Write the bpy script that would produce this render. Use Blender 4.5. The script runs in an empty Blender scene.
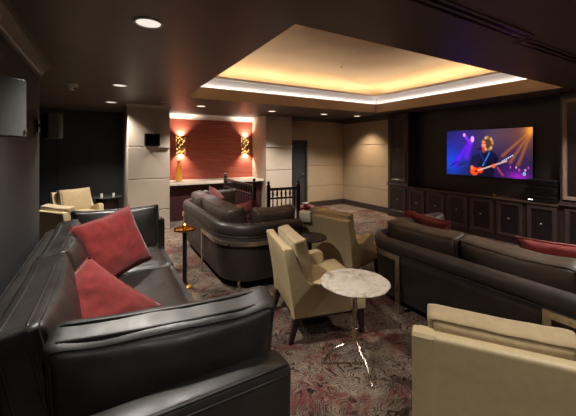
import bpy, bmesh, math, random
import numpy as np
from mathutils import Vector, Matrix, noise, Euler

random.seed(7)
R = math.radians
PI = math.pi
COL = bpy.context.scene.collection

# ------------------------------------------------------------------ helpers
def link(o, parent=None):
    COL.objects.link(o)
    if parent is not None:
        o.parent = parent
    return o

def tag(o, label, cat, group=None, kind=None):
    o['label'] = label
    o['category'] = cat
    if group: o['group'] = group
    if kind: o['kind'] = kind
    return o

def thing(name, label, cat, loc=(0, 0, 0), rz=0.0, group=None):
    o = bpy.data.objects.new(name, None)
    o.empty_display_size = .1
    COL.objects.link(o)
    o.location = loc
    o.rotation_euler = (0, 0, rz)
    return tag(o, label, cat, group)

def copy_tree(o, parent=None):
    c = o.copy()
    COL.objects.link(c)
    c.parent = parent
    for ch in list(o.children):
        copy_tree(ch, c)
    return c

def finish(name, bm, m, parent=None, smooth=False, angle=None, loc=None):
    bmesh.ops.recalc_face_normals(bm, faces=bm.faces)
    me = bpy.data.meshes.new(name)
    bm.to_mesh(me)
    bm.free()
    if m is not None:
        me.materials.append(m)
    if smooth:
        for p in me.polygons: p.use_smooth = True
        if angle is not None:
            me.set_sharp_from_angle(angle=math.radians(angle))
    o = bpy.data.objects.new(name, me)
    if loc is not None: o.location = loc
    return link(o, parent)

def box(bm, c, s, bevel=0.0, mat=None, seg=2):
    r = bmesh.ops.create_cube(bm, size=1.0)
    vs = r['verts']
    for v in vs:
        v.co = Vector((v.co.x * s[0], v.co.y * s[1], v.co.z * s[2]))
    if bevel > 0:
        es = list({e for v in vs for e in v.link_edges})
        rb = bmesh.ops.bevel(bm, geom=es, offset=bevel, segments=seg, profile=.5, affect='EDGES')
        vs = list({v for f in rb['faces'] for v in f.verts} | {v for v in vs if v.is_valid})
    for v in vs:
        if mat is not None: v.co = mat @ v.co
        v.co += Vector(c)
    return vs

def box2(bm, a, b, bevel=0.0, seg=2):
    c = [(a[i] + b[i]) / 2 for i in range(3)]
    s = [abs(b[i] - a[i]) for i in range(3)]
    return box(bm, c, s, bevel, seg=seg)

def lathe(bm, prof, seg=24, c=(0, 0, 0), a0=0.0, a1=2 * PI, cap=True):
    full = abs(a1 - a0 - 2 * PI) < 1e-6
    n = seg if full else seg + 1
    rings = []
    for r, z in prof:
        ring = []
        for i in range(n):
            a = a0 + (a1 - a0) * i / seg
            ring.append(bm.verts.new((c[0] + r * math.cos(a), c[1] + r * math.sin(a), c[2] + z)))
        rings.append(ring)
    for j in range(len(rings) - 1):
        for i in range(seg):
            k = (i + 1) % n
            bm.faces.new((rings[j][i], rings[j][k], rings[j + 1][k], rings[j + 1][i]))
    if cap and full:
        bm.faces.new(rings[0]); bm.faces.new(rings[-1])

def tube(bm, pts, r, seg=10, closed=False, r1=None):
    pts = [Vector(p) for p in pts]
    n = len(pts)
    rings = []
    up0 = None
    for i, p in enumerate(pts):
        if closed:
            t = (pts[(i + 1) % n] - pts[i - 1]).normalized()
        else:
            t = (pts[min(i + 1, n - 1)] - pts[max(i - 1, 0)]).normalized()
        if up0 is None:
            up0 = Vector((0, 0, 1)) if abs(t.z) < .9 else Vector((1, 0, 0))
        side = t.cross(up0).normalized()
        up0 = side.cross(t).normalized()
        rr = r if r1 is None else r + (r1 - r) * i / (n - 1)
        rings.append([bm.verts.new(p + (side * math.cos(2 * PI * k / seg) + up0 * math.sin(2 * PI * k / seg)) * rr)
                      for k in range(seg)])
    for j in range(n if closed else n - 1):
        A, B = rings[j], rings[(j + 1) % n]
        off = 0
        if closed and j == n - 1:
            off = min(range(seg), key=lambda q: (A[0].co - B[q].co).length)
        for k in range(seg):
            bm.faces.new((A[k], A[(k + 1) % seg], B[(k + 1 + off) % seg], B[(k + off) % seg]))
    if not closed:
        bm.faces.new(rings[0]); bm.faces.new(rings[-1])

def prism(bm, poly, y0, y1, f=lambda x, y, z: (x, y, z)):
    """polygon in (x, z) extruded along y"""
    A = [bm.verts.new(f(x, y0, z)) for x, z in poly]
    B = [bm.verts.new(f(x, y1, z)) for x, z in poly]
    n = len(poly)
    fs = [bm.faces.new(A), bm.faces.new(B)]
    for i in range(n):
        fs.append(bm.faces.new((A[i], A[(i + 1) % n], B[(i + 1) % n], B[i])))
    return fs

def smooth_curve(pts, n=6):
    """Catmull-Rom through the points"""
    P = [Vector(p) for p in pts]
    out = []
    for i in range(len(P) - 1):
        p0 = P[max(i - 1, 0)]; p1 = P[i]; p2 = P[i + 1]; p3 = P[min(i + 2, len(P) - 1)]
        for k in range(n):
            t = k / n
            out.append(.5 * ((2 * p1) + (p2 - p0) * t + (2 * p0 - 5 * p1 + 4 * p2 - p3) * t * t + (3 * p1 - p0 - 3 * p2 + p3) * t ** 3))
    out.append(P[-1])
    return out

# ------------------------------------------------------------------ materials
def srgb(c):
    return tuple(((x / 255) / 12.92 if x / 255 <= .04045 else ((x / 255 + .055) / 1.055) ** 2.4) for x in c) + (1.0,)

class Mat:
    def __init__(s, name):
        s.m = bpy.data.materials.new(name)
        s.m.use_nodes = True
        s.nt = s.m.node_tree
        s.b = s.nt.nodes['Principled BSDF']
    def n(s, t, **kw):
        nd = s.nt.nodes.new(t)
        for k, v in kw.items():
            if k in nd.inputs: nd.inputs[k].default_value = v
            else: setattr(nd, k, v)
        return nd
    def l(s, a, b):
        s.nt.links.new(a, b)
    def set(s, **kw):
        for k, v in kw.items():
            s.b.inputs[k.replace('_', ' ')].default_value = v
        return s
    def coord(s, scale=(1, 1, 1)):
        tc = s.n('ShaderNodeTexCoord')
        mp = s.n('ShaderNodeMapping')
        mp.inputs['Scale'].default_value = scale
        s.l(tc.outputs['Object'], mp.inputs['Vector'])
        return mp.outputs['Vector']
    def noise(s, vec, scale, detail=3, rough=.5, dist=0.0):
        nd = s.n('ShaderNodeTexNoise')
        nd.inputs['Scale'].default_value = scale
        nd.inputs['Detail'].default_value = detail
        nd.inputs['Roughness'].default_value = rough
        nd.inputs['Distortion'].default_value = dist
        if vec is not None: s.l(vec, nd.inputs['Vector'])
        return nd.outputs['Fac']
    def ramp(s, fac, stops, interp='LINEAR'):
        r = s.n('ShaderNodeValToRGB')
        r.color_ramp.interpolation = interp
        el = r.color_ramp.elements
        while len(el) < len(stops): el.new(.5)
        for e, (p, c) in zip(el, stops):
            e.position = p
            e.color = c if len(c) == 4 else tuple(c) + (1,)
        s.l(fac, r.inputs['Fac'])
        return r.outputs['Color']
    def mix(s, fac, a, b):
        nd = s.n('ShaderNodeMix', data_type='RGBA')
        for sock, v in ((nd.inputs[0], fac), (nd.inputs[6], a), (nd.inputs[7], b)):
            if isinstance(v, (tuple, list, float, int)): sock.default_value = v
            else: s.l(v, sock)
        return nd.outputs[2]
    def math(s, op, a, b=None):
        nd = s.n('ShaderNodeMath', operation=op)
        for sock, v in ((nd.inputs[0], a), (nd.inputs[1], b)):
            if v is None: continue
            if isinstance(v, (float, int)): sock.default_value = v
            else: s.l(v, sock)
        return nd.outputs[0]
    def bump(s, h, strength=.2, dist=.01):
        nd = s.n('ShaderNodeBump')
        nd.inputs['Strength'].default_value = strength
        nd.inputs['Distance'].default_value = dist
        s.l(h, nd.inputs['Height'])
        s.l(nd.outputs['Normal'], s.b.inputs['Normal'])

def paint(name, col, rough=.6, var=.12, scale=6, metal=0.0, bump=0.0, spec=.5):
    M = Mat(name)
    c = srgb(col)
    v = M.coord()
    f = M.noise(v, scale, 4)
    a = tuple(x * (1 - var) for x in c[:3]); b = tuple(min(1, x * (1 + var)) for x in c[:3])
    M.l(M.ramp(f, [(.3, a), (.7, b)]), M.b.inputs['Base Color'])
    M.set(Roughness=rough, Metallic=metal)
    M.b.inputs['Specular IOR Level'].default_value = spec
    if bump: M.bump(M.noise(v, 90, 3), bump, .004)
    return M.m

def leather(name, col, rough=.34):
    M = Mat(name)
    c = srgb(col)
    v = M.coord()
    big = M.noise(v, 3.5, 3)
    M.l(M.ramp(big, [(.3, tuple(x * .75 for x in c[:3])), (.7, tuple(x * 1.3 for x in c[:3]))]), M.b.inputs['Base Color'])
    M.l(M.ramp(M.noise(v, 9, 3), [(.3, (rough - .07,) * 3), (.7, (rough + .12,) * 3)]), M.b.inputs['Roughness'])
    vo = M.n('ShaderNodeTexVoronoi'); vo.inputs['Scale'].default_value = 260
    M.l(v, vo.inputs['Vector'])
    wr = M.noise(v, 9, 2, .5, .4)
    h = M.math('ADD', M.math('MULTIPLY', vo.outputs['Distance'], .12), M.math('MULTIPLY', wr, 1.0))
    M.bump(h, .22, .010)
    M.b.inputs['Specular IOR Level'].default_value = .5
    return M.m

def fabric(name, col, rough=.85, var=.15, sheen=.3):
    M = Mat(name)
    c = srgb(col)
    v = M.coord()
    f = M.noise(v, 22, 4, .6)
    M.l(M.ramp(f, [(.3, tuple(x * (1 - var) for x in c[:3])), (.7, tuple(min(1, x * (1 + var)) for x in c[:3]))]), M.b.inputs['Base Color'])
    M.set(Roughness=rough)
    M.b.inputs['Sheen Weight'].default_value = sheen
    M.bump(M.noise(v, 320, 2), .25, .003)
    return M.m

def metal(name, col, rough=.25):
    M = Mat(name)
    M.set(Metallic=1.0)
    v = M.coord()
    c = srgb(col)
    M.l(M.ramp(M.noise(v, 12, 2), [(.3, tuple(x * .9 for x in c[:3])), (.7, tuple(min(1, x * 1.08) for x in c[:3]))]), M.b.inputs['Base Color'])
    M.l(M.ramp(M.noise(v, 25, 2), [(.3, (rough * .8,) * 3), (.7, (rough * 1.3,) * 3)]), M.b.inputs['Roughness'])
    return M.m

def emit(name, col, strength):
    M = Mat(name)
    M.b.inputs['Base Color'].default_value = (0.8, .8, .8, 1)
    M.b.inputs['Emission Color'].default_value = srgb(col)
    M.b.inputs['Emission Strength'].default_value = strength
    return M.m

def wood(name, col, rough=.35, axis=2):
    M = Mat(name)
    c = srgb(col)
    sc = [14, 14, 14]; sc[axis] = 1.2
    v = M.coord(tuple(sc))
    f = M.noise(v, 3, 5, .6, .8)
    M.l(M.ramp(f, [(.3, tuple(x * .7 for x in c[:3])), (.7, tuple(x * 1.3 for x in c[:3]))]), M.b.inputs['Base Color'])
    M.set(Roughness=rough)
    M.bump(f, .08, .004)
    return M.m

def carpet():
    M = Mat('patterned_carpet')
    v = M.coord((1.35, 1.35, 1.35))
    # warp, then contour lines of a smooth field draw scrolls like a worn damask
    warp = M.n('ShaderNodeTexNoise'); warp.inputs['Scale'].default_value = 2.6; warp.inputs['Detail'].default_value = 2
    M.l(v, warp.inputs['Vector'])
    va = M.n('ShaderNodeVectorMath', operation='MULTIPLY_ADD')
    M.l(warp.outputs['Color'], va.inputs[0]); va.inputs[1].default_value = (.5, .5, 0); M.l(v, va.inputs[2])
    wv = va.outputs[0]
    n1 = M.noise(wv, 5.0, 1.5, .45, .6)
    c1 = M.math('ABSOLUTE', M.math('SUBTRACT', M.math('FRACT', M.math('MULTIPLY', n1, 13.0)), .5))
    vo = M.n('ShaderNodeTexVoronoi', feature='SMOOTH_F1'); vo.inputs['Scale'].default_value = 4.6
    M.l(wv, vo.inputs['Vector'])
    c2 = M.math('ABSOLUTE', M.math('SUBTRACT', M.math('FRACT', M.math('MULTIPLY', vo.outputs['Distance'], 5.0)), .5))
    lines = M.ramp(c1, [(.10, (1, 1, 1)), (.20, (0, 0, 0))])
    lines2 = M.ramp(c2, [(.12, (1, 1, 1)), (.24, (0, 0, 0))])
    ground = M.ramp(M.noise(v, 1.7, 4, .6), [(.35, srgb((76, 66, 59))), (.65, srgb((126, 112, 98)))])
    red = M.ramp(M.noise(v, 1.9, 4, .65, .5), [(.50, (0, 0, 0)), (.62, (1, 1, 1))])
    base = M.mix(M.math('MULTIPLY', red, .6), ground, srgb((96, 44, 42)))
    pale = M.ramp(M.noise(v, 5.5, 4, .65), [(.50, (0, 0, 0)), (.64, (1, 1, 1))])
    base = M.mix(M.math('MULTIPLY', pale, .45), base, srgb((138, 124, 108)))
    fade = M.ramp(M.noise(v, 2.2, 3, .7), [(.32, (0, 0, 0)), (.52, (1, 1, 1))])
    base = M.mix(M.math('MULTIPLY', M.math('MULTIPLY', lines, fade), .92), base, srgb((26, 21, 20)))
    fade2 = M.ramp(M.noise(v, 1.9, 3, .7, 1.0), [(.44, (0, 0, 0)), (.62, (1, 1, 1))])
    base = M.mix(M.math('MULTIPLY', M.math('MULTIPLY', lines2, fade2), .7), base, srgb((92, 36, 38)))
    speck = M.ramp(M.noise(v, 75, 2, .6), [(.35, (.55, .55, .55)), (.65, (1.25, 1.22, 1.18))])
    mm = M.n('ShaderNodeMix', data_type='RGBA', blend_type='MULTIPLY')
    mm.inputs[0].default_value = 1.0
    M.l(base, mm.inputs[6]); M.l(speck, mm.inputs[7])
    M.l(mm.outputs[2], M.b.inputs['Base Color'])
    M.set(Roughness=.95)
    M.b.inputs['Specular IOR Level'].default_value = .15
    M.bump(M.noise(v, 180, 2), .5, .006)
    return M.m

def red_wall_mat():
    M = Mat('red_grasscloth')
    v = M.coord((1.0, 1.0, 16.0))
    f = M.noise(v, 2.2, 5, .6, .4)
    M.l(M.ramp(f, [(.3, srgb((150, 74, 62))), (.5, srgb((168, 86, 70))), (.72, srgb((190, 108, 90)))]), M.b.inputs['Base Color'])
    M.set(Roughness=.55)
    M.bump(f, .15, .006)
    return M.m

def marble():
    M = Mat('pale_marble')
    v = M.coord()
    f = M.noise(v, 9, 6, .65, 1.2)
    M.l(M.ramp(f, [(.32, srgb((140, 124, 106))), (.46, srgb((186, 177, 165))), (.6, srgb((206, 199, 188))), (.75, srgb((170, 157, 140)))]), M.b.inputs['Base Color'])
    M.set(Roughness=.3)
    return M.m

def sconce_mat():
    M = Mat('pierced_gold_shade')
    v = M.coord((1, 1, 1))
    vo = M.n('ShaderNodeTexVoronoi'); vo.inputs['Scale'].default_value = 17
    M.l(v, vo.inputs['Vector'])
    h = M.ramp(vo.outputs['Distance'], [(.36, (1, 1, 1)), (.44, (0, 0, 0))])
    M.b.inputs['Base Color'].default_value = srgb((176, 130, 60))
    M.set(Metallic=.9, Roughness=.3)
    M.b.inputs['Emission Color'].default_value = srgb((255, 205, 120))
    M.l(M.math('MULTIPLY', h, 1.5), M.b.inputs['Emission Strength'])
    return M.m

def glass_mat(name, col, rough=.05, trans=1.0):
    M = Mat(name)
    M.b.inputs['Base Color'].default_value = srgb(col)
    M.set(Roughness=rough)
    M.b.inputs['Transmission Weight'].default_value = trans
    return M.m

MT = {}
MT['carpet'] = carpet()
MT['ceiling'] = paint('dark_brown_ceiling', (84, 74, 70), .42, .1, 2.0)
MT['tray'] = paint('tan_ceiling_paint', (204, 186, 162), .7, .05, 2.0)
MT['fascia'] = paint('tan_fascia_paint', (150, 126, 98), .7, .05, 2.0)
MT['white_trim'] = paint('white_moulding_paint', (214, 211, 208), .5, .03)
MT['charcoal'] = paint('charcoal_wallcovering', (42, 42, 44), .6, .1, 3.0)
MT['darkwall'] = paint('black_brown_wall', (26, 22, 27), .55, .1, 3.0)
MT['beige'] = paint('beige_wall_panel', (178, 164, 148), .6, .05, 2.0)
MT['tan_panel'] = paint('tan_wall_panel', (152, 135, 112), .6, .06, 2.0)
MT['redwall'] = red_wall_mat()
MT['burgundy'] = paint('burgundy_panel', (56, 20, 25), .5, .1)
MT['darktrim'] = paint('dark_brown_trim', (52, 45, 42), .45, .08)
MT['espresso'] = wood('espresso_wood', (44, 34, 34), .32)
MT['espresso_frame'] = wood('worn_espresso_moulding', (58, 46, 47), .36)
MT['espresso_panel'] = wood('dark_door_panel', (28, 21, 24), .3)
MT['legwood'] = wood('dark_leg_wood', (36, 26, 22), .35)
MT['leather'] = leather('black_leather', (40, 37, 35), .41)
MT['leather2'] = leather('dark_brown_leather', (62, 52, 45), .40)
MT['shell'] = leather('brown_black_leather', (46, 39, 36), .42)
MT['cream'] = fabric('cream_vinyl', (184, 166, 128), .5, .06, .0)
MT['cream_light'] = fabric('pale_cream_vinyl', (200, 184, 150), .48, .05, .0)
MT['cushion_tan'] = fabric('tan_linen', (168, 148, 112), .8, .1)
MT['red'] = fabric('red_chenille', (114, 25, 24), .9, .25, .25)
MT['red2'] = fabric('deep_red_cloth', (112, 24, 28), .9, .2, .2)
MT['chrome'] = metal('polished_nickel', (214, 200, 184), .32)
MT['gold'] = metal('brushed_gold', (196, 150, 74), .28)
MT['steel'] = metal('satin_steel', (200, 188, 174), .25)
MT['black'] = paint('black_plastic', (20, 20, 22), .4, .1)
MT['blackgloss'] = paint('black_gloss', (14, 13, 15), .15, .05)
MT['grille'] = fabric('grey_speaker_cloth', (76, 76, 75), .8, .1, .0)
MT['marble'] = marble()
MT['counter'] = paint('pale_stone_counter', (190, 180, 166), .35, .1, 9)
MT['darktop'] = paint('dark_table_top', (40, 32, 32), .25, .1)
MT['white'] = paint('white_ceramic', (226, 220, 208), .4, .03)
MT['napkin'] = fabric('white_napkin', (236, 230, 220), .9, .05)
MT['bulb'] = emit('lamp_lens', (255, 244, 232), .75)
MT['bulb_dim'] = emit('far_lamp_lens', (255, 236, 205), 1.6)
MT['sconce'] = sconce_mat()
MT['amber'] = glass_mat('amber_glass', (250, 190, 70), .12, .45)
MT['glass'] = glass_mat('clear_glass', (225, 230, 228), .03, .9)
MT['flame'] = emit('candle_flame', (255, 200, 110), 12.0)
MT['led'] = emit('warm_cove_led', (255, 176, 92), 30.0)
MT['indicator'] = emit('white_indicator', (220, 225, 235), 2.0)

# ------------------------------------------------------------------ constants of the place
H = 1.70           # eye height
CZ = 2.64          # ceiling
XL = -0.64         # left wall
XR = 6.55          # panelled right wall
XC = 6.40          # face of the fitted cabinets
YB = 7.77          # back wall
YN = 8.50          # red niche wall
YF = -2.6          # wall behind
XA = -1.35         # alcove wall
TX0, TX1, TY0, TY1 = 1.225, 5.97, 2.0, 5.8   # tray opening

def structure(name, bm, m, label, cat, smooth=False, angle=None):
    o = finish(name, bm, m, None, smooth, angle)
    return tag(o, label, cat, kind='structure')

# floor
bm = bmesh.new(); box2(bm, (XA - .2, YF - .2, -.1), (XR + .5, 9.2, 0.0))
structure('floor', bm, MT['carpet'], 'worn grey carpet with red and black damask scrolls', 'floor')

# ceiling with a rectangular opening
bm = bmesh.new()
for a, b in (((XA - .2, YF - .2), (TX0, 9.2)), ((TX1, YF - .2), (XR + .5, 9.2)),
             ((TX0, YF - .2), (TX1, TY0)), ((TX0, TY1), (TX1, 9.2))):
    box2(bm, (a[0], a[1], CZ), (b[0], b[1], CZ + .1))
structure('ceiling', bm, MT['ceiling'], 'dark brown flat ceiling around the tray opening', 'ceiling')

# tray: fascia ring, recess walls, raised ceiling, white crown
FZ = CZ + .20
bm = bmesh.new()
t = .06
box2(bm, (TX0 - t, TY0 - t, CZ + .001), (TX0, TY1 + t, FZ)); box2(bm, (TX1, TY0 - t, CZ + .001), (TX1 + t, TY1 + t, FZ))
box2(bm, (TX0, TY0 - t, CZ + .001), (TX1, TY0, FZ)); box2(bm, (TX0, TY1, CZ + .001), (TX1, TY1 + t, FZ))
for a, b in (((TX0, TY0), (TX0 + .01, TY1)), ((TX1 - .01, TY0), (TX1, TY1)), ((TX0 + .01, TY0), (TX1 - .01, TY0 + .01)), ((TX0 + .01, TY1 - .01), (TX1 - .01, TY1))):
    box2(bm, (a[0], a[1], CZ + .001), (b[0], b[1], FZ + .018))
structure('trim_1', bm, MT['fascia'], 'tan fascia band lining the tray ceiling opening', 'fascia')
TC = 3.60
e = .42
# raised ceiling whose edges curve down into the cove
bm = bmesh.new()
prof = [(-e - .02, FZ - .02), (-e - .02, TC + .05)]
inner = [(-e, FZ - .02), (-e, 2.98)]
for i in range(1, 25):
    a_ = PI / 2 * i / 24
    inner.append((-e + 2.3 * (1 - math.cos(a_)), 2.98 + (TC - 2.98) * math.sin(a_)))
cov = []
for cx, cy, sx, sy in ((TX0, TY0, 1, 1), (TX1, TY0, -1, 1), (TX1, TY1, -1, -1), (TX0, TY1, 1, -1)):
    cov.append([bm.verts.new((cx + sx * o, cy + sy * o, z)) for o, z in inner])
for i in range(4):
    A, B = cov[i], cov[(i + 1) % 4]
    for k in range(len(inner) - 1): bm.faces.new((A[k], A[k + 1], B[k + 1], B[k]))
bm.faces.new([c[-1] for c in cov])
o = structure('ceiling_tray', bm, MT['tray'], 'raised tan tray ceiling glowing from hidden cove light', 'ceiling', True, 60)
md = o.modifiers.new('thick', 'SOLIDIFY'); md.thickness = .05; md.offset = 0
bm = bmesh.new()
box2(bm, (TX0 - e, TY0 - e, FZ - .02), (TX0 - t, TY1 + e, FZ))
box2(bm, (TX1 + t, TY0 - e, FZ - .02), (TX1 + e, TY1 + e, FZ))
box2(bm, (TX0 - t, TY0 - e, FZ - .02), (TX1 + t, TY0 - t, FZ))
box2(bm, (TX0 - t, TY1 + t, FZ - .02), (TX1 + t, TY1 + e, FZ))
structure('wall_cove', bm, MT['tray'], 'tan cove ledge around the tray ceiling', 'cove')

# white crown that leans into the opening: profile (inward, z) swept round the rectangle
def rect_sweep(bm, prof, x0, y0, x1, y1):
    corners = [(x0, y0, 1, 1), (x1, y0, -1, 1), (x1, y1, -1, -1), (x0, y1, 1, -1)]
    rings = [[bm.verts.new((cx + sx * o, cy + sy * o, z)) for o, z in prof] for cx, cy, sx, sy in corners]
    n = len(prof)
    for i in range(4):
        A, B = rings[i], rings[(i + 1) % 4]
        for k in range(n):
            bm.faces.new((A[k], A[(k + 1) % n], B[(k + 1) % n], B[k]))
bm = bmesh.new()
rect_sweep(bm, [(-.05, FZ), (-.035, FZ), (-.032, FZ + .03), (-.02, FZ + .06), (.02, FZ + .12), (.06, FZ + .17), (.085, FZ + .185),
                (.09, FZ + .20), (.09, FZ + .225), (.075, FZ + .225), (.05, FZ + .19), (-.02, FZ + .10), (-.05, FZ + .03)],
           TX0, TY0, TX1, TY1)
structure('trim_2', bm, MT['white_trim'], 'white crown moulding around the tray ceiling opening', 'moulding')

# walls
def wall(name, a, b, m, label):
    bm = bmesh.new(); box2(bm, a, b)
    return structure(name, bm, m, label, 'wall')
bm = bmesh.new()
box2(bm, (XL - .12, YF, 0), (XL, 4.5, CZ))
structure('wall_left', bm, MT['charcoal'], 'charcoal wall behind the black leather sofa', 'wall')
wall('wall_alcove', (XA - .12, 4.5, 0), (XA, 9.0, CZ), MT['charcoal'], 'charcoal side wall of the dim alcove')
wall('wall_alcove_return', (XA - .12, 4.4, 0), (XL - .12, 4.5, CZ), MT['charcoal'], 'charcoal return wall where the alcove begins')
bm = bmesh.new()
box2(bm, (XA, 9.0, 0), (.5, 9.12, CZ))
for x in (-.93, -.33, .27):
    box2(bm, (x - .006, 8.985, .1), (x + .006, 9.0, CZ))
structure('wall_alcove_back', bm, MT['charcoal'], 'charcoal back wall of the alcove behind cream armchair', 'wall')
wall('wall_front', (XA - .12, YF - .12, 0), (XR + .3, YF, CZ), MT['charcoal'], 'charcoal wall opposite the red niche')
# columns
def joints_x(bm, x0, x1, y, zs, d=.012):
    pass
def panel_stack(bm, x0, x1, yf, yb, zs, gap=.018, ledge=None):
    """stacked boards with recessed joints on the y = yf face; the core sits behind"""
    box2(bm, (x0 + .004, yf + .02, 0), (x1 - .004, yb, CZ))
    z = 0.0
    for zt in list(zs) + [CZ]:
        box2(bm, (x0, yf, z), (x1, yb - .001, zt - gap), .004, 1)
        z = zt
bm = bmesh.new(); panel_stack(bm, .41, 1.22, 7.20, 9.0, (.44, 1.10, 1.78))
structure('wall_column_left', bm, MT['beige'], 'beige panelled column left of the red niche', 'column')
bm = bmesh.new(); panel_stack(bm, 3.74, 4.55, 7.60, 8.62, (.50, 1.16, 1.82))
structure('wall_column_right', bm, MT['beige'], 'beige panelled column right of the red niche', 'column')
bm = bmesh.new(); box2(bm, (1.215, YN, 0), (3.745, YN + .12, CZ))
structure('wall_niche', bm, MT['redwall'], 'red streaked wallcovering in the niche behind sconces', 'wall')
# small stone ledges on the columns
for i, (x0, x1, y, z, w) in enumerate(((.41, 1.22, 7.20, 1.772, 'left'), (3.74, 4.55, 7.60, 1.812, 'right'))):
    bm = bmesh.new(); box2(bm, (x0 + (.33 if i == 0 else .0), y - .05, z - .02), (x1, y + .02, z), .004)
    structure('trim_%d' % (3 + i), bm, MT['white_trim'], 'thin pale ledge on the %s beige column' % w, 'ledge')

# panelled back wall and side wall
def panel_wall_y(bm, x0, x1, y, zs):
    box2(bm, (x0, y + .02, 0), (x1, y + .12, CZ))
    z = 0.0
    for zt in list(zs) + [CZ]:
        box2(bm, (x0, y, z), (x1, y + .019, zt - .012), .003, 1); z = zt
def panel_wall_x(bm, y0, y1, x, zs):
    box2(bm, (x + .02, y0, 0), (x + .12, y1, CZ))
    z = 0.0
    for zt in list(zs) + [CZ]:
        box2(bm, (x, y0, z), (x + .019, y1, zt - .012), .003, 1); z = zt
bm = bmesh.new(); panel_wall_y(bm, 5.17, XR, YB, (.62, 1.24, 1.86))
box2(bm, (4.40, YB, 1.98), (5.17, YB + .12, CZ))
structure('wall_back', bm, MT['tan_panel'], 'tan panelled back wall beside the dark door', 'wall')
bm = bmesh.new(); panel_wall_x(bm, 5.82, YB, XR, (.62, 1.24, 1.86))
structure('wall_right', bm, MT['tan_panel'], 'tan panelled side wall beside the tall cabinet', 'wall')
wall('wall_television', (XR + .16, YF, 0), (XR + .28, 5.85, CZ), MT['darkwall'], 'black brown wall behind the television')
wall('wall_niche_side', (4.55, 7.9, 0), (4.62, 8.62, CZ), MT['darkwall'], 'dark wall piece behind the column')
wall('wall_beyond_door', (4.40, 8.5, 0), (5.4, 8.6, CZ), MT['darkwall'], 'dark wall beyond the back door')

# baseboards, crowns
bm = bmesh.new(); box2(bm, (5.17, YB - .025, 0), (XR - .025, YB, .16), .005)
structure('baseboard_back', bm, MT['darktrim'], 'dark baseboard along the tan back wall', 'baseboard')
bm = bmesh.new(); box2(bm, (XR - .025, 5.82, 0), (XR, YB, .16), .005)
structure('baseboard_right', bm, MT['darktrim'], 'dark baseboard along the tan side wall', 'baseboard')
bm = bmesh.new(); box2(bm, (XL, YF, 0), (XL + .02, 4.5, .14), .004)
structure('baseboard_left', bm, MT['darktrim'], 'dark baseboard behind the black leather sofa', 'baseboard')
def crown_x(bm, y0, y1, x, s):
    """crown running along y on the wall at x, s = direction into the room"""
    prof = [(0, CZ), (0, CZ - .13), (.015, CZ - .13), (.02, CZ - .10), (.03, CZ - .09), (.05, CZ - .05), (.085, CZ - .03), (.09, CZ - .015), (.12, CZ - .012), (.12, CZ)]
    A = [bm.verts.new((x + s * o, y0, z)) for o, z in prof]; B = [bm.verts.new((x + s * o, y1, z)) for o, z in prof]
    n = len(prof)
    bm.faces.new(A); bm.faces.new(B)
    for i in range(n): bm.faces.new((A[i], A[(i + 1) % n], B[(i + 1) % n], B[i]))
def crown_y(bm, x0, x1, y, k=1.0):
    prof = [(0, CZ), (0, CZ - .13 * k), (.015 * k, CZ - .13 * k), (.02 * k, CZ - .10 * k), (.05 * k, CZ - .05 * k), (.085 * k, CZ - .03 * k), (.12 * k, CZ - .012 * k), (.12 * k, CZ)]
    A = [bm.verts.new((x0, y - o, z)) for o, z in prof]; B = [bm.verts.new((x1, y - o, z)) for o, z in prof]
    n = len(prof)
    bm.faces.new(A); bm.faces.new(B)
    for i in range(n): bm.faces.new((A[i], A[(i + 1) % n], B[(i + 1) % n], B[i]))
bm = bmesh.new(); crown_x(bm, YF, 4.5, XL, 1)
structure('trim_5', bm, paint('bronze_brown_trim', (92, 80, 70), .35), 'dark stepped crown moulding above the speaker wall', 'moulding')
bm = bmesh.new(); crown_y(bm, 1.22, 3.74, YN, 1.0)
structure('trim_6', bm, MT['white_trim'], 'white crown moulding above the red niche wall', 'moulding')
bm = bmesh.new(); crown_y(bm, 4.62, XR, YB, .7)
structure('trim_7', bm, MT['darktrim'], 'dark crown moulding above the tan back wall', 'moulding')
bm = bmesh.new(); crown_x(bm, 5.82, YB, XR, -1)
structure('trim_8', bm, MT['darktrim'], 'dark crown moulding above the tan side wall', 'moulding')
bm = bmesh.new(); crown_y(bm, .38, 1.24, 7.20, .5)
structure('trim_9', bm, MT['beige'], 'slim crown moulding on top of the left column', 'moulding')

# door
d = tag(finish('door_1', (lambda b: (box2(b, (4.47, YB + .03, 0), (5.12, YB + .075, 1.95), .004), b)[1])(bmesh.new()), MT['charcoal'], None),
        'dark grey door between beige column and tan wall', 'door', kind='structure')
bm = bmesh.new()
box2(bm, (5.12, YB - .02, 0), (5.18, YB + .12, 1.99), .004); box2(bm, (4.45, YB - .02, 1.95), (5.12, YB + .12, 1.99), .004)
finish('door_frame', bm, MT['darktrim'], d)
bm = bmesh.new()
tube(bm, [(5.05, YB + .03, 1.0), (5.05, YB - .03, 1.0), (4.95, YB - .03, 1.0)], .01, 8)
finish('door_handle', bm, MT['steel'], d, True)

# ------------------------------------------------------------------ niche: counter, sconces, vase
t_ = thing('bar_counter', 'pale stone counter in the niche below the red wall', 'counter', (2.48, 8.1, 0))
bm = bmesh.new(); box2(bm, (-1.25, -.40, .86), (1.25, .39, .92), .008)
finish('worktop', bm, MT['counter'], t_)
bm = bmesh.new(); box2(bm, (-1.24, -.25, .0), (1.24, .39, .86))
finish('front_panel', bm, MT['burgundy'], t_)

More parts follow.
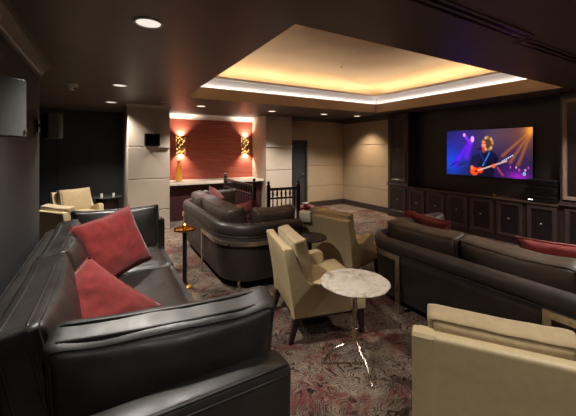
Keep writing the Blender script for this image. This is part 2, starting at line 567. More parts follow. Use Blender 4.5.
def make_sconce(label, x, z):
    s = thing('wall_sconce', label, 'sconce', (x, YN, z), 0, 'gold sconces on the red wall')
    bm = bmesh.new()
    n = 18; r = .115; h = .46
    prof = []
    for zz in (-h / 2, h / 2):
        prof.append([bm.verts.new((r * math.cos(PI + PI * i / n), .95 * r * math.sin(PI + PI * i / n), zz)) for i in range(n + 1)])
    for i in range(n): bm.faces.new((prof[0][i], prof[0][i + 1], prof[1][i + 1], prof[1][i]))
    o = finish('shade', bm, MT['sconce'], s, True)
    md = o.modifiers.new('thick', 'SOLIDIFY'); md.thickness = .006
    bm = bmesh.new(); box2(bm, (-.06, -.012, -.18), (.06, 0, .18), .003)
    finish('back_plate', bm, MT['gold'], s)
    for k in (-1, 1):
        bm = bmesh.new()
        pts = [(1.03 * r * math.cos(PI + PI * i / n), 1.0 * r * math.sin(PI + PI * i / n), k * h / 2) for i in range(n + 1)]
        tube(bm, pts, .008, 6)
        finish('rim', bm, MT['gold'], s, True)
    bm = bmesh.new(); lathe(bm, [(.002, -.06), (.018, -.05), (.02, 0), (.018, .05), (.002, .06)], 10, (0, -.055, 0))
    finish('bulb', bm, MT['bulb'], s, True)
    for k in (-1, 1):
        ld = bpy.data.lights.new('sconce_light', 'SPOT'); ld.energy = 62; ld.color = (1, .80, .60)
        ld.spot_size = math.radians(110); ld.spot_blend = 1.0; ld.shadow_soft_size = .02
        lo = bpy.data.objects.new('sconce_light', ld); link(lo, s)
        lo.location = (0, -.075, k * .16)
        lo.rotation_euler = (0 if k < 0 else PI, 0, 0)
    return s
make_sconce('gold pierced sconce above the amber vase', 1.71, 1.83)
make_sconce('gold pierced sconce beside the yellow-lit side of the right column', 3.51, 1.83)

v_ = thing('vase', 'tall amber glass vase on the pale counter', 'vase', (1.61, 8.22, .92))
bm = bmesh.new()
prof = [(.05, 0), (.075, .012), (.085, .06), (.088, .14), (.082, .24), (.06, .33), (.042, .40), (.046, .46), (.058, .50)]
pp = smooth_curve([(a, 0, b) for a, b in prof], 4)
lathe(bm, [(p.x, p.z) for p in pp], 24, cap=False)
bm.faces.new([v for v in bm.verts][:24])
finish('body', bm, MT['amber'], v_, True, 50)
bm = bmesh.new(); lathe(bm, [(.052, .495), (.06, .50), (.058, .51), (.050, .505)], 24, cap=False)
finish('lip', bm, MT['gold'], v_, True)

# ------------------------------------------------------------------ ceiling fittings
DL = 4.5
def downlight(label, x, y, energy, size=100, mat='bulb', warm=(1, .93, .84), r=.085, blend=.8):
    s = thing('downlight', label, 'downlight', (x, y, CZ), 0, 'recessed downlights in the dark ceiling')
    bm = bmesh.new()
    lathe(bm, [(r + .02, 0), (r + .02, -.006), (r + .008, -.010), (r, -.006), (r, 0)], 28, cap=False)
    finish('trim_ring', bm, MT['white_trim'], s, True, 40)
    bm = bmesh.new(); lathe(bm, [(.001, -.004), (r * .6, -.004), (r, -.003)], 24, cap=False)
    finish('lens', bm, MT[mat], s, True)
    ld = bpy.data.lights.new('downlight_beam', 'SPOT'); ld.energy = energy * DL; ld.color = warm
    ld.spot_size = math.radians(size); ld.spot_blend = blend; ld.shadow_soft_size = .06
    lo = bpy.data.objects.new('downlight_beam', ld); link(lo, s); lo.location = (0, 0, -.03)
    return s
downlight('round downlight above the black leather sofa, largest in the dark ceiling', .28, 2.53, 52, 120)
downlight('round downlight above the far cushion of the black sofa, before the alcove', .19, 5.17, 60, 120)
downlight('round downlight in front of the left beige column', .11, 7.38 - .3, 60, 120)
downlight('small downlight in front of the red niche, near the left column', 1.78, 6.75, 62, 110, 'bulb_dim')
downlight('small downlight in front of the right beige column', 3.49, 6.77, 66, 110, 'bulb_dim')
downlight('small downlight in front of the dark door', 4.96, 6.65, 48, 110, 'bulb_dim')
downlight('small downlight near the corner of the tan panelled walls', 6.02, 6.55, 44, 105, 'bulb_dim', (1, .78, .54))
# added downlights, unseen behind and beside the camera, that brighten the room
downlight('added unseen downlight over the near end of the room by the charcoal wall', .10, -.45, 40, 120)
downlight('added unseen downlight over the cream armchair nearest the camera', 2.0, .35, 20, 120)
downlight('added unseen downlight over the curved brown sofa, near end', 3.9, .45, 70, 120)
downlight('added unseen downlight before the tall cabinet with framed door', 5.5, 1.5, 70, 120)

c_ = thing('ceiling_camera', 'small cream dome camera on the dark ceiling above the sofa', 'camera', (-.40, 5.42, CZ))
bm = bmesh.new(); lathe(bm, [(.075, 0), (.075, -.02), (.068, -.03), (.06, -.032)], 20)
finish('base', bm, MT['white'], c_, True, 40)
bm = bmesh.new(); lathe(bm, [(.058, -.032), (.054, -.055), (.04, -.078), (.02, -.09), (.001, -.093)], 20, cap=False)
finish('dome', bm, MT['white'], c_, True)
bm = bmesh.new(); lathe(bm, [(.001, -.03), (.014, -.02), (.016, 0), (.001, .0)], 10, (.035, -.03, -.055), cap=False)
finish('lens', bm, MT['blackgloss'], c_, True)

def sprinkler(label, x, y, z, rev=False):
    s = thing('ceiling_sprinkler', label, 'sprinkler', (x, y, z), 0, 'ceiling sprinkler heads')
    bm = bmesh.new(); lathe(bm, [(.04, 0), (.04, -.005), (.02, -.012)], 16)
    finish('escutcheon', bm, MT['white_trim'], s, True, 40)
    bm = bmesh.new(); lathe(bm, [(.012, -.01), (.012, -.03), (.006, -.045)], 10)
    lathe(bm, [(.026, -.05), (.026, -.054)], 14)
    for k in (-1, 1): tube(bm, [(.011 * k, 0, -.028), (.017 * k, 0, -.04), (.004 * k, 0, -.052)], .003, 6)
    finish('head', bm, MT['steel'], s, True, 40)
sprinkler('sprinkler head in the raised tan tray ceiling', 4.30, 5.15, 3.475)
sprinkler('sprinkler head in the dark ceiling before the left column', .98, 6.55, CZ)

def slot_vent(label, x0, x1, y):
    s = thing('slot_vent', label, 'vent', ((x0 + x1) / 2, y, CZ), 0, 'long slot vents in the dark ceiling')
    L = (x1 - x0) / 2
    bm = bmesh.new()
    for yy in (-.055, 0, .055): box2(bm, (-L, yy - .012, -.010), (L, yy + .012, 0), .002, 1)
    for xx in (-L, L): box2(bm, (xx - .012, -.065, -.010), (xx + .012, .065, 0), .002, 1)
    finish('frame', bm, MT['ceiling'], s)
    for yy in (-.0275, .0275):
        bm = bmesh.new(); box2(bm, (-L + .012, yy - .0155, -.003), (L - .012, yy + .0155, 0))
        finish('slot', bm, MT['blackgloss'], s)
slot_vent('long double slot vent nearest the tray corner', .9, 3.02, 1.27)
slot_vent('long double slot vent continuing toward the cabinet wall', 3.10, 5.1, 1.33)

# ------------------------------------------------------------------ cove light strips on the tray ledge
def cove_light(label, x0, y0, x1, y1, e_w):
    cx, cy = (x0 + x1) / 2, (y0 + y1) / 2
    L = max(abs(x1 - x0), abs(y1 - y0))
    s = thing('cove_strip', label, 'light strip', (cx, cy, FZ), 0, 'warm light strips on the cove ledge')
    mx, my = (TX0 + TX1) / 2, (TY0 + TY1) / 2
    along_x = abs(x1 - x0) > abs(y1 - y0)
    bm = bmesh.new()
    sx, sy = (L, .03) if abs(x1 - x0) > abs(y1 - y0) else (.03, L)
    box(bm, (0, 0, .07), (sx, sy, .14), .003)
    finish('housing', bm, MT['white_trim'], s)
    ld = bpy.data.lights.new('cove_glow', 'AREA'); ld.shape = 'RECTANGLE'; ld.size = sx * .99; ld.size_y = sy * .99
    ld.energy = e_w * L; ld.color = (1, .70, .40)
    lo = bpy.data.objects.new('cove_glow', ld); link(lo, s); lo.location = (0, 0, .16)
    # asymmetric throw: leans toward the middle of the tray
    dvec = Vector((0, (1 if my > cy else -1) * .35, 1)) if along_x else Vector(((1 if mx > cx else -1) * .35, 0, 1))
    lo.rotation_euler = dvec.to_track_quat('-Z', 'Y').to_euler()
    ld.size, ld.size_y = max(sx, sy) * .99, min(sx, sy) * .99
g = .10
CE = 4.0
cove_light('warm light strip hidden above the niche side of the tray', TX0, TY1 + g, TX1, TY1 + g, CE)
cove_light('warm light strip hidden above the cabinet side of the tray', TX1 + g, TY0, TX1 + g, TY1, CE)
cove_light('warm light strip hidden above the sofa side of the tray', TX0 - g, TY0, TX0 - g, TY1, CE)
cove_light('warm light strip hidden above the near side of the tray', TX0, TY0 - g, TX1, TY0 - g, CE)

def lip_light(label, x0, y0, x1, y1, lean, e_w):
    cx, cy = (x0 + x1) / 2, (y0 + y1) / 2
    L = max(abs(x1 - x0), abs(y1 - y0))
    along_x = abs(x1 - x0) > abs(y1 - y0)
    s = thing('cove_strip', label, 'light strip', (cx, cy, FZ), 0, 'white light strips behind the fascia lip')
    bm = bmesh.new(); box(bm, (0, 0, .004), (L, .014, .008) if along_x else (.014, L, .008))
    finish('housing', bm, MT['white_trim'], s)
    ld = bpy.data.lights.new('lip_glow', 'AREA'); ld.shape = 'RECTANGLE'
    ld.size, ld.size_y = (L * .98, .01) if along_x else (.01, L * .98)
    ld.energy = e_w * L; ld.color = (1, .93, .86)
    lo = bpy.data.objects.new('lip_glow', ld); link(lo, s); lo.location = (0, 0, .0095)
    mx, my = (TX0 + TX1) / 2, (TY0 + TY1) / 2
    dv = Vector((0, (1 if my > cy else -1) * .45, 1)) if along_x else Vector(((1 if mx > cx else -1) * .45, 0, 1))
    lo.rotation_euler = dv.to_track_quat('-Z', 'Y').to_euler()
    ld.size, ld.size_y = L * .98, .01
LE = 1.1
lip_light('white light strip tucked at the foot of the moulding, niche side', TX0, TY1 + .012, TX1, TY1 + .012, 0, LE)
lip_light('white light strip tucked at the foot of the moulding, cabinet side', TX1 + .012, TY0, TX1 + .012, TY1, 0, LE)
lip_light('white light strip tucked at the foot of the moulding, sofa side', TX0 - .012, TY0, TX0 - .012, TY1, 0, LE)
lip_light('white light strip tucked at the foot of the moulding, near side', TX0, TY0 - .012, TX1, TY0 - .012, 0, LE)

# ------------------------------------------------------------------ upholstery
def rounded_cube(n):
    """vertices of a unit cube surface grid, merged"""
    bm = bmesh.new()
    bmesh.ops.create_cube(bm, size=2.0)
    bmesh.ops.subdivide_edges(bm, edges=bm.edges[:], cuts=n, use_grid_fill=True)
    return bm

def cushion_bm(t, w, h, r=.07, puff=.04, wrinkle=.012, seed=0, n=18, sag=.02, corner=.10):
    """soft box: thickness along x, width along y, height along z, centred"""
    bm = rounded_cube(n)
    hx, hy, hz = t / 2, w / 2, h / 2
    off = Vector((seed * 3.7, seed * 1.3, seed * 2.1))
    for v in bm.verts:
        p = v.co.copy()
        a, b, c = p
        # round the outline in the y-z plane
        q = Vector((a * hx, b * hy, c * hz))
        cy, cz = max(-(hy - corner), min(hy - corner, q.y)), max(-(hz - corner), min(hz - corner, q.z))
        d = Vector((0, q.y - cy, q.z - cz))
        if d.length > 1e-6:
            m = max(abs(d.y), abs(d.z))
            d = d.normalized() * m
        q2 = Vector((q.x, cy + d.y, cz + d.z))
        # round the thickness edges
        rr = min(r, hx * .98)
        edge = max(abs(b), abs(c))
        cx = max(-(hx - rr), min(hx - rr, q2.x))
        ex = q2.x - cx
        dist_in = min(hy - abs(q2.y) , hz - abs(q2.z))
        if abs(ex) > 1e-6 and dist_in < rr:
            k = max(0.0, rr - max(0, dist_in)) / rr
            q2.x = cx + ex * math.sqrt(max(0, 1 - min(1, k) ** 2)) if abs(a) > .999 else q2.x
        if abs(ex) > 1e-6 and edge > .999:
            k = abs(ex) / rr
            s = 1 - rr * (1 - math.sqrt(max(0, 1 - k * k * .85))) / max(hy, hz)
            q2.y *= s; q2.z *= s
        # puff the faces
        if abs(a) > .5:
            f = (1 - min(1, abs(b)) ** 3) * (1 - min(1, abs(c)) ** 3)
            q2.x += math.copysign(puff * f, a)
        # corners of the cover pull outward a little
        ear = (abs(b) * abs(c)) ** 5
        q2.y += .018 * ear * math.copysign(1, b); q2.z += .012 * ear * math.copysign(1, c)
        # sagging top and bulging sides
        if c > 0: q2.z -= sag * (1 - b * b) * c
        q2.z += .010 * noise.noise(Vector((b * 2.2, c, 0)) + off) * 1.0
        # wrinkles: ridges that run in from the edges
        s = Vector((q2.x * 3, q2.y * 5, q2.z * 5)) + off
        w1 = noise.noise(s * 1.2)
        w2 = 1 - abs(noise.noise(Vector((q2.x * 4, q2.y * 9 + w1 * 2, q2.z * 3.2 + w1)) + off)) * 2
        w3 = 1 - abs(noise.noise(Vector((q2.x * 4, q2.y * 3 + w1, q2.z * 8 + w1 * 2)) + off * 2)) * 2
        nd = Vector((math.copysign(1, a) if abs(a) > .999 else 0, math.copysign(1, b) if abs(b) > .999 else 0, math.copysign(1, c) if abs(c) > .999 else 0))
        if nd.length: nd.normalize()
        q2 += nd * (wrinkle * (.8 * w1 + .35 * max(0, w2 - .4) * (abs(c) ** 3 * .9 + .1) + .3 * max(0, w3 - .4) * (abs(b) ** 3)))
        v.co = q2
    return bm

def outline(w, h, corner, x, n=6, grow=0.0, sag=0.0):
    pts = []
    hy, hz = w / 2 + grow, h / 2 + grow
    for (sy, sz, a0) in ((1, 1, 0), (-1, 1, PI / 2), (-1, -1, PI), (1, -1, 3 * PI / 2)):
        for i in range(n + 1):
            a = a0 + PI / 2 * i / n
            pts.append(Vector((x, sy * (hy - corner) + corner * math.cos(a), sz * (hz - corner) + corner * math.sin(a))))
    # densify straights
    out = []
    for i, p in enumerate(pts):
        q = pts[(i + 1) % len(pts)]
        m = max(1, int((q - p).length / .08))
        for k in range(m): out.append(p.lerp(q, k / m))
    for p in out:
        if p.z > 0: p.z -= sag * (1 - (p.y / hy) ** 2) * p.z / hz
    return out

def add_cushion(name, parent, M, dims, mat, seed, piping=None, **kw):
    bm = cushion_bm(*dims, seed=seed, **kw)
    bmesh.ops.transform(bm, matrix=M, verts=bm.verts)
    o = finish(name, bm, mat, parent, True)
    if piping is not None:
        for sx in (1, -1):
            b2 = bmesh.new()
            tube(b2, [M @ p for p in outline(dims[1], dims[2], kw.get('corner', .10), sx * (dims[0] / 2 - kw.get('r', .07)) , grow=.0, sag=kw.get('sag', .02))], .0085, 6, True)
            finish('piping', b2, piping, o, True)
    return o

def TR(x, y, z, rz=0, ry=0, rx=0):
    return Matrix.Translation((x, y, z)) @ Euler((rx, ry, rz), 'XYZ').to_matrix().to_4x4()

def u_path(D, L, r, n=10):
    """points and inward normals of a U: open side at +x"""
    pts = []
    ys, xb = L / 2, -D / 2
    m = 6
    for i in range(m): pts.append((D / 2 + (xb + r - D / 2) * i / m, -ys, 0, 1))
    for i in range(n + 1):
        a = -PI / 2 - PI / 2 * i / n
        pts.append((xb + r + r * math.cos(a), -ys + r + r * math.sin(a), -math.cos(a), -math.sin(a)))
    m2 = 14
    for i in range(1, m2): pts.append((xb, -ys + r + (2 * ys - 2 * r) * i / m2, 1, 0))
    for i in range(n + 1):
        a = PI - PI / 2 * i / n
        pts.append((xb + r + r * math.cos(a), ys - r + r * math.sin(a), -math.cos(a), -math.sin(a)))
    for i in range(1, m + 1): pts.append((xb + r + (D / 2 - xb - r) * i / m, ys, 0, -1))
    return pts

RIM = .74
def sofa_shell(D, L, r, parent, mat, rim=RIM, boxy=False):
    prof = [(.055, .11), (.025, .30), (.006, .52), (.004, .575), (.014, .592), (.004, .606), (-.010, .63), (-.014, .668), (-.006, .704),
            (.016, .730), (.05, .74), (.085, .735), (.112, .715), (.125, .68), (.130, .60), (.130, .11)]
    if boxy:
        prof = [(.035, .11), (.012, .40), (.004, .60), (.0, .70), (.002, .722), (.010, .735), (.024, .74), (.07, .742), (.118, .74), (.130, .735), (.138, .72), (.14, .68), (.14, .11)]
    prof = [(o, z * rim / .74 if z > .5 else z) for o, z in prof]
    bm = bmesh.new()
    rings = []
    pts = u_path(D, L, r)
    for (x, y, nx, ny) in pts:
        rings.append([bm.verts.new((x + nx * o, y + ny * o, z)) for o, z in prof])
    n = len(prof)
    for A, B in zip(rings, rings[1:]):
        for k in range(n): bm.faces.new((A[k], A[(k + 1) % n], B[(k + 1) % n], B[k]))
    for ring, s in ((rings[0], 1), (rings[-1], 1)):
        # rounded end: an inset ring pushed out, then a cap
        c = sum((v.co for v in ring), Vector()) / n
        inner = [bm.verts.new(c + (v.co - c) * .86 + Vector((.02, 0, 0))) for v in ring]
        for k in range(n): bm.faces.new((ring[k], ring[(k + 1) % n], inner[(k + 1) % n], inner[k]))
        bm.faces.new(inner)
    o = finish('shell', bm, mat, parent, True, 50)
    b2 = bmesh.new()
    for off, zz in (((.004, .738), (-.001, .695)) if boxy else ((-.002, .602), (.118, .71))):
        tube(b2, [(x + nx * off, y + ny * off, zz * rim / .74) for (x, y, nx, ny) in pts], .0055, 6)
    finish('piping', b2, mat, o, True)
    return o

def band(parent, path, z0, z1, thick=.02, wid=.05):
    """inverted U of flat bar that wraps the shell: path = (x, y, nx, ny) outward-offset points"""
    bm = bmesh.new()
    def strip(pts, za, zb):
        rings = []
        for (x, y, nx, ny, zt) in pts:
            rings.append([bm.verts.new((x - nx * .002, y - ny * .002, za)), bm.verts.new((x - nx * thick, y - ny * thick, za)),
                          bm.verts.new((x - nx * thick, y - ny * thick, zb)), bm.verts.new((x - nx * .002, y - ny * .002, zb))])
        for A, B in zip(rings, rings[1:]):
            for k in range(4): bm.faces.new((A[k], A[(k + 1) % 4], B[(k + 1) % 4], B[k]))
        bm.faces.new(rings[0]); bm.faces.new(rings[-1])
    strip([tuple(p) + (0,) for p in path], z1 - wid, z1)
    for end, nxt in ((path[0], path[1]), (path[-1], path[-2])):
        x, y, nx, ny = end
        dx, dy = nxt[0] - x, nxt[1] - y
        l = math.hypot(dx, dy); dx, dy = dx / l * wid, dy / l * wid
        strip([(x, y, nx, ny, 0), (x + dx, y + dy, nx, ny, 0)], z0, z1 - wid + .001)
    return finish('metal_band', bm, MT['chrome'], parent, True, 40)

def sub_path(D, L, r, which, s0, s1):
    """part of the outer U round one back corner. s0: run along the arm from the corner arc, s1: run along the back"""
    xb = -D / 2; ys = L / 2; out = []
    sg = -1 if which == 'near' else 1
    for i in range(5): out.append((xb + r + s0 * (1 - i / 5), sg * ys, 0, -sg))
    for i in range(13):
        a = PI / 2 * i / 12
        # from arm direction (0, sg) to back direction (-1, 0)
        out.append((xb + r - r * math.sin(a), sg * (ys - r) + sg * r * math.cos(a), math.sin(a), -sg * math.cos(a)))
    for i in range(1, 6): out.append((xb, sg * (ys - r - s1 * i / 5), 1, 0))
    return out

def make_sofa(label, loc, D, L, r, mats, backs, near=True, far=True, bands=(), nseat=3, zc=.94, group='tuxedo leather sofas', pip=True, seed=1, hcush=.52, rim=RIM,
              near_span=None, far_span=None, boxy=False, near_rz=0.0, cd=(.20, .06, .055, .07)):
    s = thing('leather_sofa', label, 'sofa', loc, 0, group)
    shellm, cm = mats
    sofa_shell(D, L, r, s, shellm, rim, boxy)
    bm = bmesh.new(); q = .10 + .26 * r
    box2(bm, (-D / 2 + q, -L / 2 + q, .11), (D / 2 - .06, L / 2 - q, .30), .02)
    box2(bm, (D / 2 - .40, -L / 2 + .12, .112), (D / 2 - .062, L / 2 - .12, .299), .02)
    finish('seat_base', bm, shellm, s, True, 40)
    # seat cushions
    L0 = L - .27
    for i in range(nseat):
        w = L0 / nseat
        y = -L0 / 2 + w * (i + .5)
        M = TR((-.0 + .05), y, .385) @ Matrix.Rotation(-PI / 2, 4, 'Y')
        # thickness along x becomes z
        add_cushion('seat_cushion', s, M, (.17, w - .012, D - .22), cm, seed + i, None, r=.05, puff=.02, wrinkle=.006, n=14, sag=0, corner=.06)
    # back cushions: (y0, y1) local
    for i, (y0, y1) in enumerate(backs):
        M = TR(-D / 2 + .31, (y0 + y1) / 2, zc - hcush / 2, 0, math.radians(-11))
        add_cushion('back_cushion', s, M, (cd[0], y1 - y0, hcush), cm, seed * 5 + i, cm if pip else None, r=cd[1], puff=cd[2], wrinkle=.012, n=30, sag=.015, corner=cd[3])
    if near:
        a, b = near_span or (-D / 2 + .36, D / 2 + .0)
        M = TR((a + b) / 2, -L / 2 + .29 + near_rz * .45, zc - hcush / 2, PI / 2 - near_rz, math.radians(-11))
        add_cushion('end_cushion', s, M, (cd[0], b - a, hcush), cm, seed * 7 + 1, cm if pip else None, r=cd[1], puff=cd[2], wrinkle=.010, n=32, sag=.015, corner=cd[3])
    if far:
        a, b = far_span or (-D / 2 + .36, D / 2 + .0)
        M = TR((a + b) / 2, L / 2 - .29, zc - hcush / 2, -PI / 2, math.radians(-11))
        add_cushion('end_cushion', s, M, (cd[0], b - a, hcush), cm, seed * 7 + 2, cm if pip else None, r=cd[1], puff=cd[2], wrinkle=.012, n=28, sag=.015, corner=cd[3])
    for bnd in bands:
        band(s, sub_path(D, L, r, *bnd), 0.0, .60)
    for (fx, fy) in ((-D / 2 + r * .5, -L / 2 + r * .42), (D / 2 - .12, -L / 2 + .12), (-D / 2 + r * .5, L / 2 - r * .42), (D / 2 - .12, L / 2 - .12)):
        bm = bmesh.new(); lathe(bm, [(.018, 0), (.022, .01), (.022, .112)], 12, (fx, fy, 0))
        finish('foot', bm, MT['steel'], s, True, 40)
    return s

# sofa along the charcoal wall
S1 = dict(D=1.30, L=3.62)
S1loc = (.060, 3.03, 0)
make_sofa('black leather sofa along the charcoal wall with wrinkled loose cushions', S1loc, 1.30, 3.62, .30, (MT['leather'], MT['leather']),
          [(-1.36, -.24), (-.22, 1.02)], True, True, [], 3, seed=1,
          near_span=(-.25, .69), far_span=(-.40, .56), zc=.955, hcush=.55, boxy=True, near_rz=R(8), cd=(.20, .05, .06, .05))
# sofa in the middle of the room
S2loc = (1.700, 4.78, 0)
make_sofa('brown black leather sofa in front of the red niche with metal corner band', S2loc, 1.01, 2.66, .46, (MT['shell'], MT['leather2']),
          [(-1.0, .38), (.40, 1.1)], True, True, [('near', .30, .55), ('far', .12, .10)], 2, zc=.95, seed=2, pip=False, rim=.81,
          near_span=(-.06, .53))
# sofa before the television
S3loc = (3.19, 1.36, 0)
make_sofa('brown black leather sofa facing the television, its curved back to the room', S3loc, 1.10, 2.88, .40, (MT['shell'], MT['leather2']),
          [(-1.22, -.52), (-.50, .36), (.38, 1.22)], True, True, [('far', .12, .17), ('near', .12, .68)], 3, zc=.90, seed=3, pip=False)

# ------------------------------------------------------------------ throw pillows
def pillow_bm(w, h, t, seed=0, n=22):
    bm = bmesh.new()
    off = Vector((seed * 5.1, seed * 2.7, seed))
    def P(u, v, s):
        k = .07
        y = w / 2 * u * (1 - k * (1 - v * v) * abs(u))
        z = h / 2 * v * (1 - k * (1 - u * u) * abs(v))
        th = t / 2 * max(0, (1 - u ** 4)) ** .55 * max(0, (1 - v ** 4)) ** .55
        ridge = 1 - 2 * abs(noise.noise(Vector((u * 2.4, v * 2.4, s * 3)) + off))
        e = min(1 - abs(u), 1 - abs(v))
        th *= 1 + .16 * noise.noise(Vector((u * 1.6, v * 1.6, s)) + off) + .30 * max(0, ridge - .5)
        return Vector((s * th + .01 * noise.noise(Vector((u * 3, v * 3, 9)) + off) , y, z))
    grid = {}
    for s in (1, -1):
        for i in range(n + 1):
            for j in range(n + 1):
                u, v = -1 + 2 * i / n, -1 + 2 * j / n
                edge = i in (0, n) or j in (0, n)
                key = (i, j, 0 if edge else s)
                if key not in grid: grid[key] = bm.verts.new(P(u, v, s if not edge else 0))
    for s in (1, -1):
        for i in range(n):
            for j in range(n):
                q = []
                for (a, b) in ((i, j), (i + 1, j), (i + 1, j + 1), (i, j + 1)):
                    edge = a in (0, n) or b in (0, n)
                    q.append(grid[(a, b, 0 if edge else s)])
                bm.faces.new(q)
    return bm
def FR(c, n, e):
    """frame: normal n (x), side e made perpendicular (y), up (z)"""
    n = Vector(n).normalized(); e = Vector(e); e = (e - n * e.dot(n)).normalized(); u = n.cross(e)
    return Matrix.Translation(c) @ Matrix((n, e, u)).transposed().to_4x4()
def pillow(label, M, w=.5, h=.5, t=.18, seed=0, mat='red'):
    bm = pillow_bm(w, h, t, seed)
    o = finish('throw_pillow', bm, MT[mat], None, True)
    o.matrix_world = M
    tag(o, label, 'pillow', 'red throw pillows')
    b2 = bmesh.new()
    k = .07; pts = []
    for (u0, v0, u1, v1) in ((-1, -1, 1, -1), (1, -1, 1, 1), (1, 1, -1, 1), (-1, 1, -1, -1)):
        for i in range(10):
            u = u0 + (u1 - u0) * i / 10; v = v0 + (v1 - v0) * i / 10
            pts.append((.0, w / 2 * u * (1 - k * (1 - v * v) * abs(u)), h / 2 * v * (1 - k * (1 - u * u) * abs(v))))
    tube(b2, pts, .006, 6, True)
    finish('seam', b2, MT[mat], o, True)
    return o
pillow('red pillow standing on its corner against the far cushion of the black sofa', FR((.08, 3.52, .775), (.42, -.82, .38), (.90, .34, .26)), .60, .62, .2, 1)
pillow('red pillow slumped on the black sofa between its near and middle cushions', FR((-.07, 2.40, .61), (.03, -.249, .212), (.455, -.27, -.33)), .62, .58, .2, 2)
pillow('red pillow upright on the back of the sofa before the red niche', FR((1.72, 5.25, .80), (.85, -.1, .5), (.05, -.95, -.22)), .62, .46, .15, 3)
pillow('red pillow lying low in the corner of the sofa before the red niche', TR(2.0, 4.55, .70, R(20), R(-30), R(-20)), .52, .46, .16, 4, 'red2')
pillow('red pillow peeking over the brown sofa back near the tall cabinet', TR(3.25, 2.35, .74, R(0), R(-20), R(4)), .6, .46, .16, 5)
pillow('red pillow on the near end of the brown sofa facing the television', TR(3.25, 1.08, .74, R(6), R(-20), R(-4)), .62, .46, .16, 6)

# ------------------------------------------------------------------ armchairs
def arc_profile():
    pts = [(-.345, .235), (-.365, .45), (-.40, .66), (-.435, .835), (-.425, .85), (-.36, .85), (-.345, .835)]
    curve = smooth_curve([(-.345, .835, 0), (-.30, .70, 0), (-.255, .60, 0), (-.20, .53, 0), (-.13, .51, 0), (-.03, .54, 0), (.06, .580, 0), (.14, .592, 0)], 4)
    pts += [(p.x, p.y) for p in curve[1:]]
    pts += [(.175, .58), (.19, .55), (.19, .40), (.19, .235)]
    return pts
def make_armchair(label, loc, rz, W=.72, group='cream armchairs', mat='cream', cush='cushion_tan'):
    s = thing('armchair', label, 'armchair', loc, rz, group)
    prof = arc_profile()
    hw = W / 2
    for sg in (1, -1):
        bm = bmesh.new()
        prism(bm, prof, sg * hw, sg * (hw - .10))
        bmesh.ops.bevel(bm, geom=[e for e in bm.edges if abs(e.verts[0].co.y - e.verts[1].co.y) < 1e-5], offset=.012, segments=2, profile=.5, affect='EDGES')
        finish('armrest', bm, MT[mat], s, True, 35)
    bm = bmesh.new()
    bp = [(-.337, .24), (-.357, .45), (-.392, .66), (-.426, .830), (-.416, .845), (-.362, .845), (-.348, .83), (-.30, .64), (-.27, .45), (-.26, .24)]
    prism(bm, bp, -hw + .08, hw - .08)
    bmesh.ops.bevel(bm, geom=[e for e in bm.edges if abs(e.verts[0].co.y - e.verts[1].co.y) > .1], offset=.008, segments=2, profile=.5, affect='EDGES')
    finish('backrest', bm, MT[mat], s, True, 35)
    bm = bmesh.new(); box2(bm, (-.30, -hw + .08, .235), (.20, hw - .08, .35), .008); box2(bm, (.185, -hw + .004, .236), (.355, hw - .004, .352), .012)
    finish('seat_base', bm, MT[mat], s, True, 40)
    M = TR(.055, 0, .408) @ Matrix.Rotation(-PI / 2, 4, 'Y')
    bmc = cushion_bm(.12, W - .21, .63, seed=3, r=.04, puff=.022, wrinkle=.003, n=20, sag=0, corner=.04)
    bmesh.ops.transform(bmc, matrix=M, verts=bmc.verts)
    for v in bmc.verts:          # the cushion widens in front of the arms
        k = max(0, min(1, (v.co.x - .18) / .04)); v.co.y *= 1 + k * (W / (W - .21) - 1.02)
    finish('seat_cushion', bmc, MT[mat], s, True)
    M = TR(-.215, 0, .665, 0, R(-13))
    add_cushion('back_cushion', s, M, (.13, W - .15, .47), MT[cush], 5, None, r=.035, puff=.018, wrinkle=.006, n=20, sag=.0, corner=.03)
    for (lx, ly) in ((.31, hw - .05), (.31, -hw + .05), (-.30, hw - .05), (-.30, -hw + .05)):
        bm = bmesh.new()
        ox = .03 if lx > 0 else -.06
        top = [(lx - .03, ly - .03), (lx + .03, ly - .03), (lx + .03, ly + .03), (lx - .03, ly + .03)]
        bot = [(lx + ox - .016, ly - .016), (lx + ox + .016, ly - .016), (lx + ox + .016, ly + .016), (lx + ox - .016, ly + .016)]
        A = [bm.verts.new((x, y, 0)) for x, y in bot]; B = [bm.verts.new((x, y, .24)) for x, y in top]
        bm.faces.new(A); bm.faces.new(B)
        for i in range(4): bm.faces.new((A[i], A[(i + 1) % 4], B[(i + 1) % 4], B[i]))
        finish('leg', bm, MT['legwood'], s)
    bm = bmesh.new(); box2(bm, (-.32, -hw + .02, .212), (.335, hw - .02, .238), .004)
    finish('base_rail', bm, MT['legwood'], s)
    return s
A1 = make_armchair('cream armchair with tan back cushion behind the round marble table', (1.83, 2.585, 0), R(-14))
def another_armchair(src, label, loc, rz):
    c = copy_tree(src)
    c.location = loc; c.rotation_euler = (0, 0, rz); c['label'] = label
    return c
A2 = make_armchair('wide cream armchair with a white napkin over its back', (2.83, 3.39, 0), R(15), W=.80, cush='cream')
another_armchair(A1, 'cream armchair seen from behind, cut off by the photo edge beside the brown sofa', (1.80, .935, 0), R(35))
another_armchair(A1, 'cream armchair in the alcove beside the glass table', (-.42, 7.60, 0), R(-61))
another_armchair(A1, 'cream armchair close behind the far end of the black sofa', (-.38, 5.74, 0), R(39))

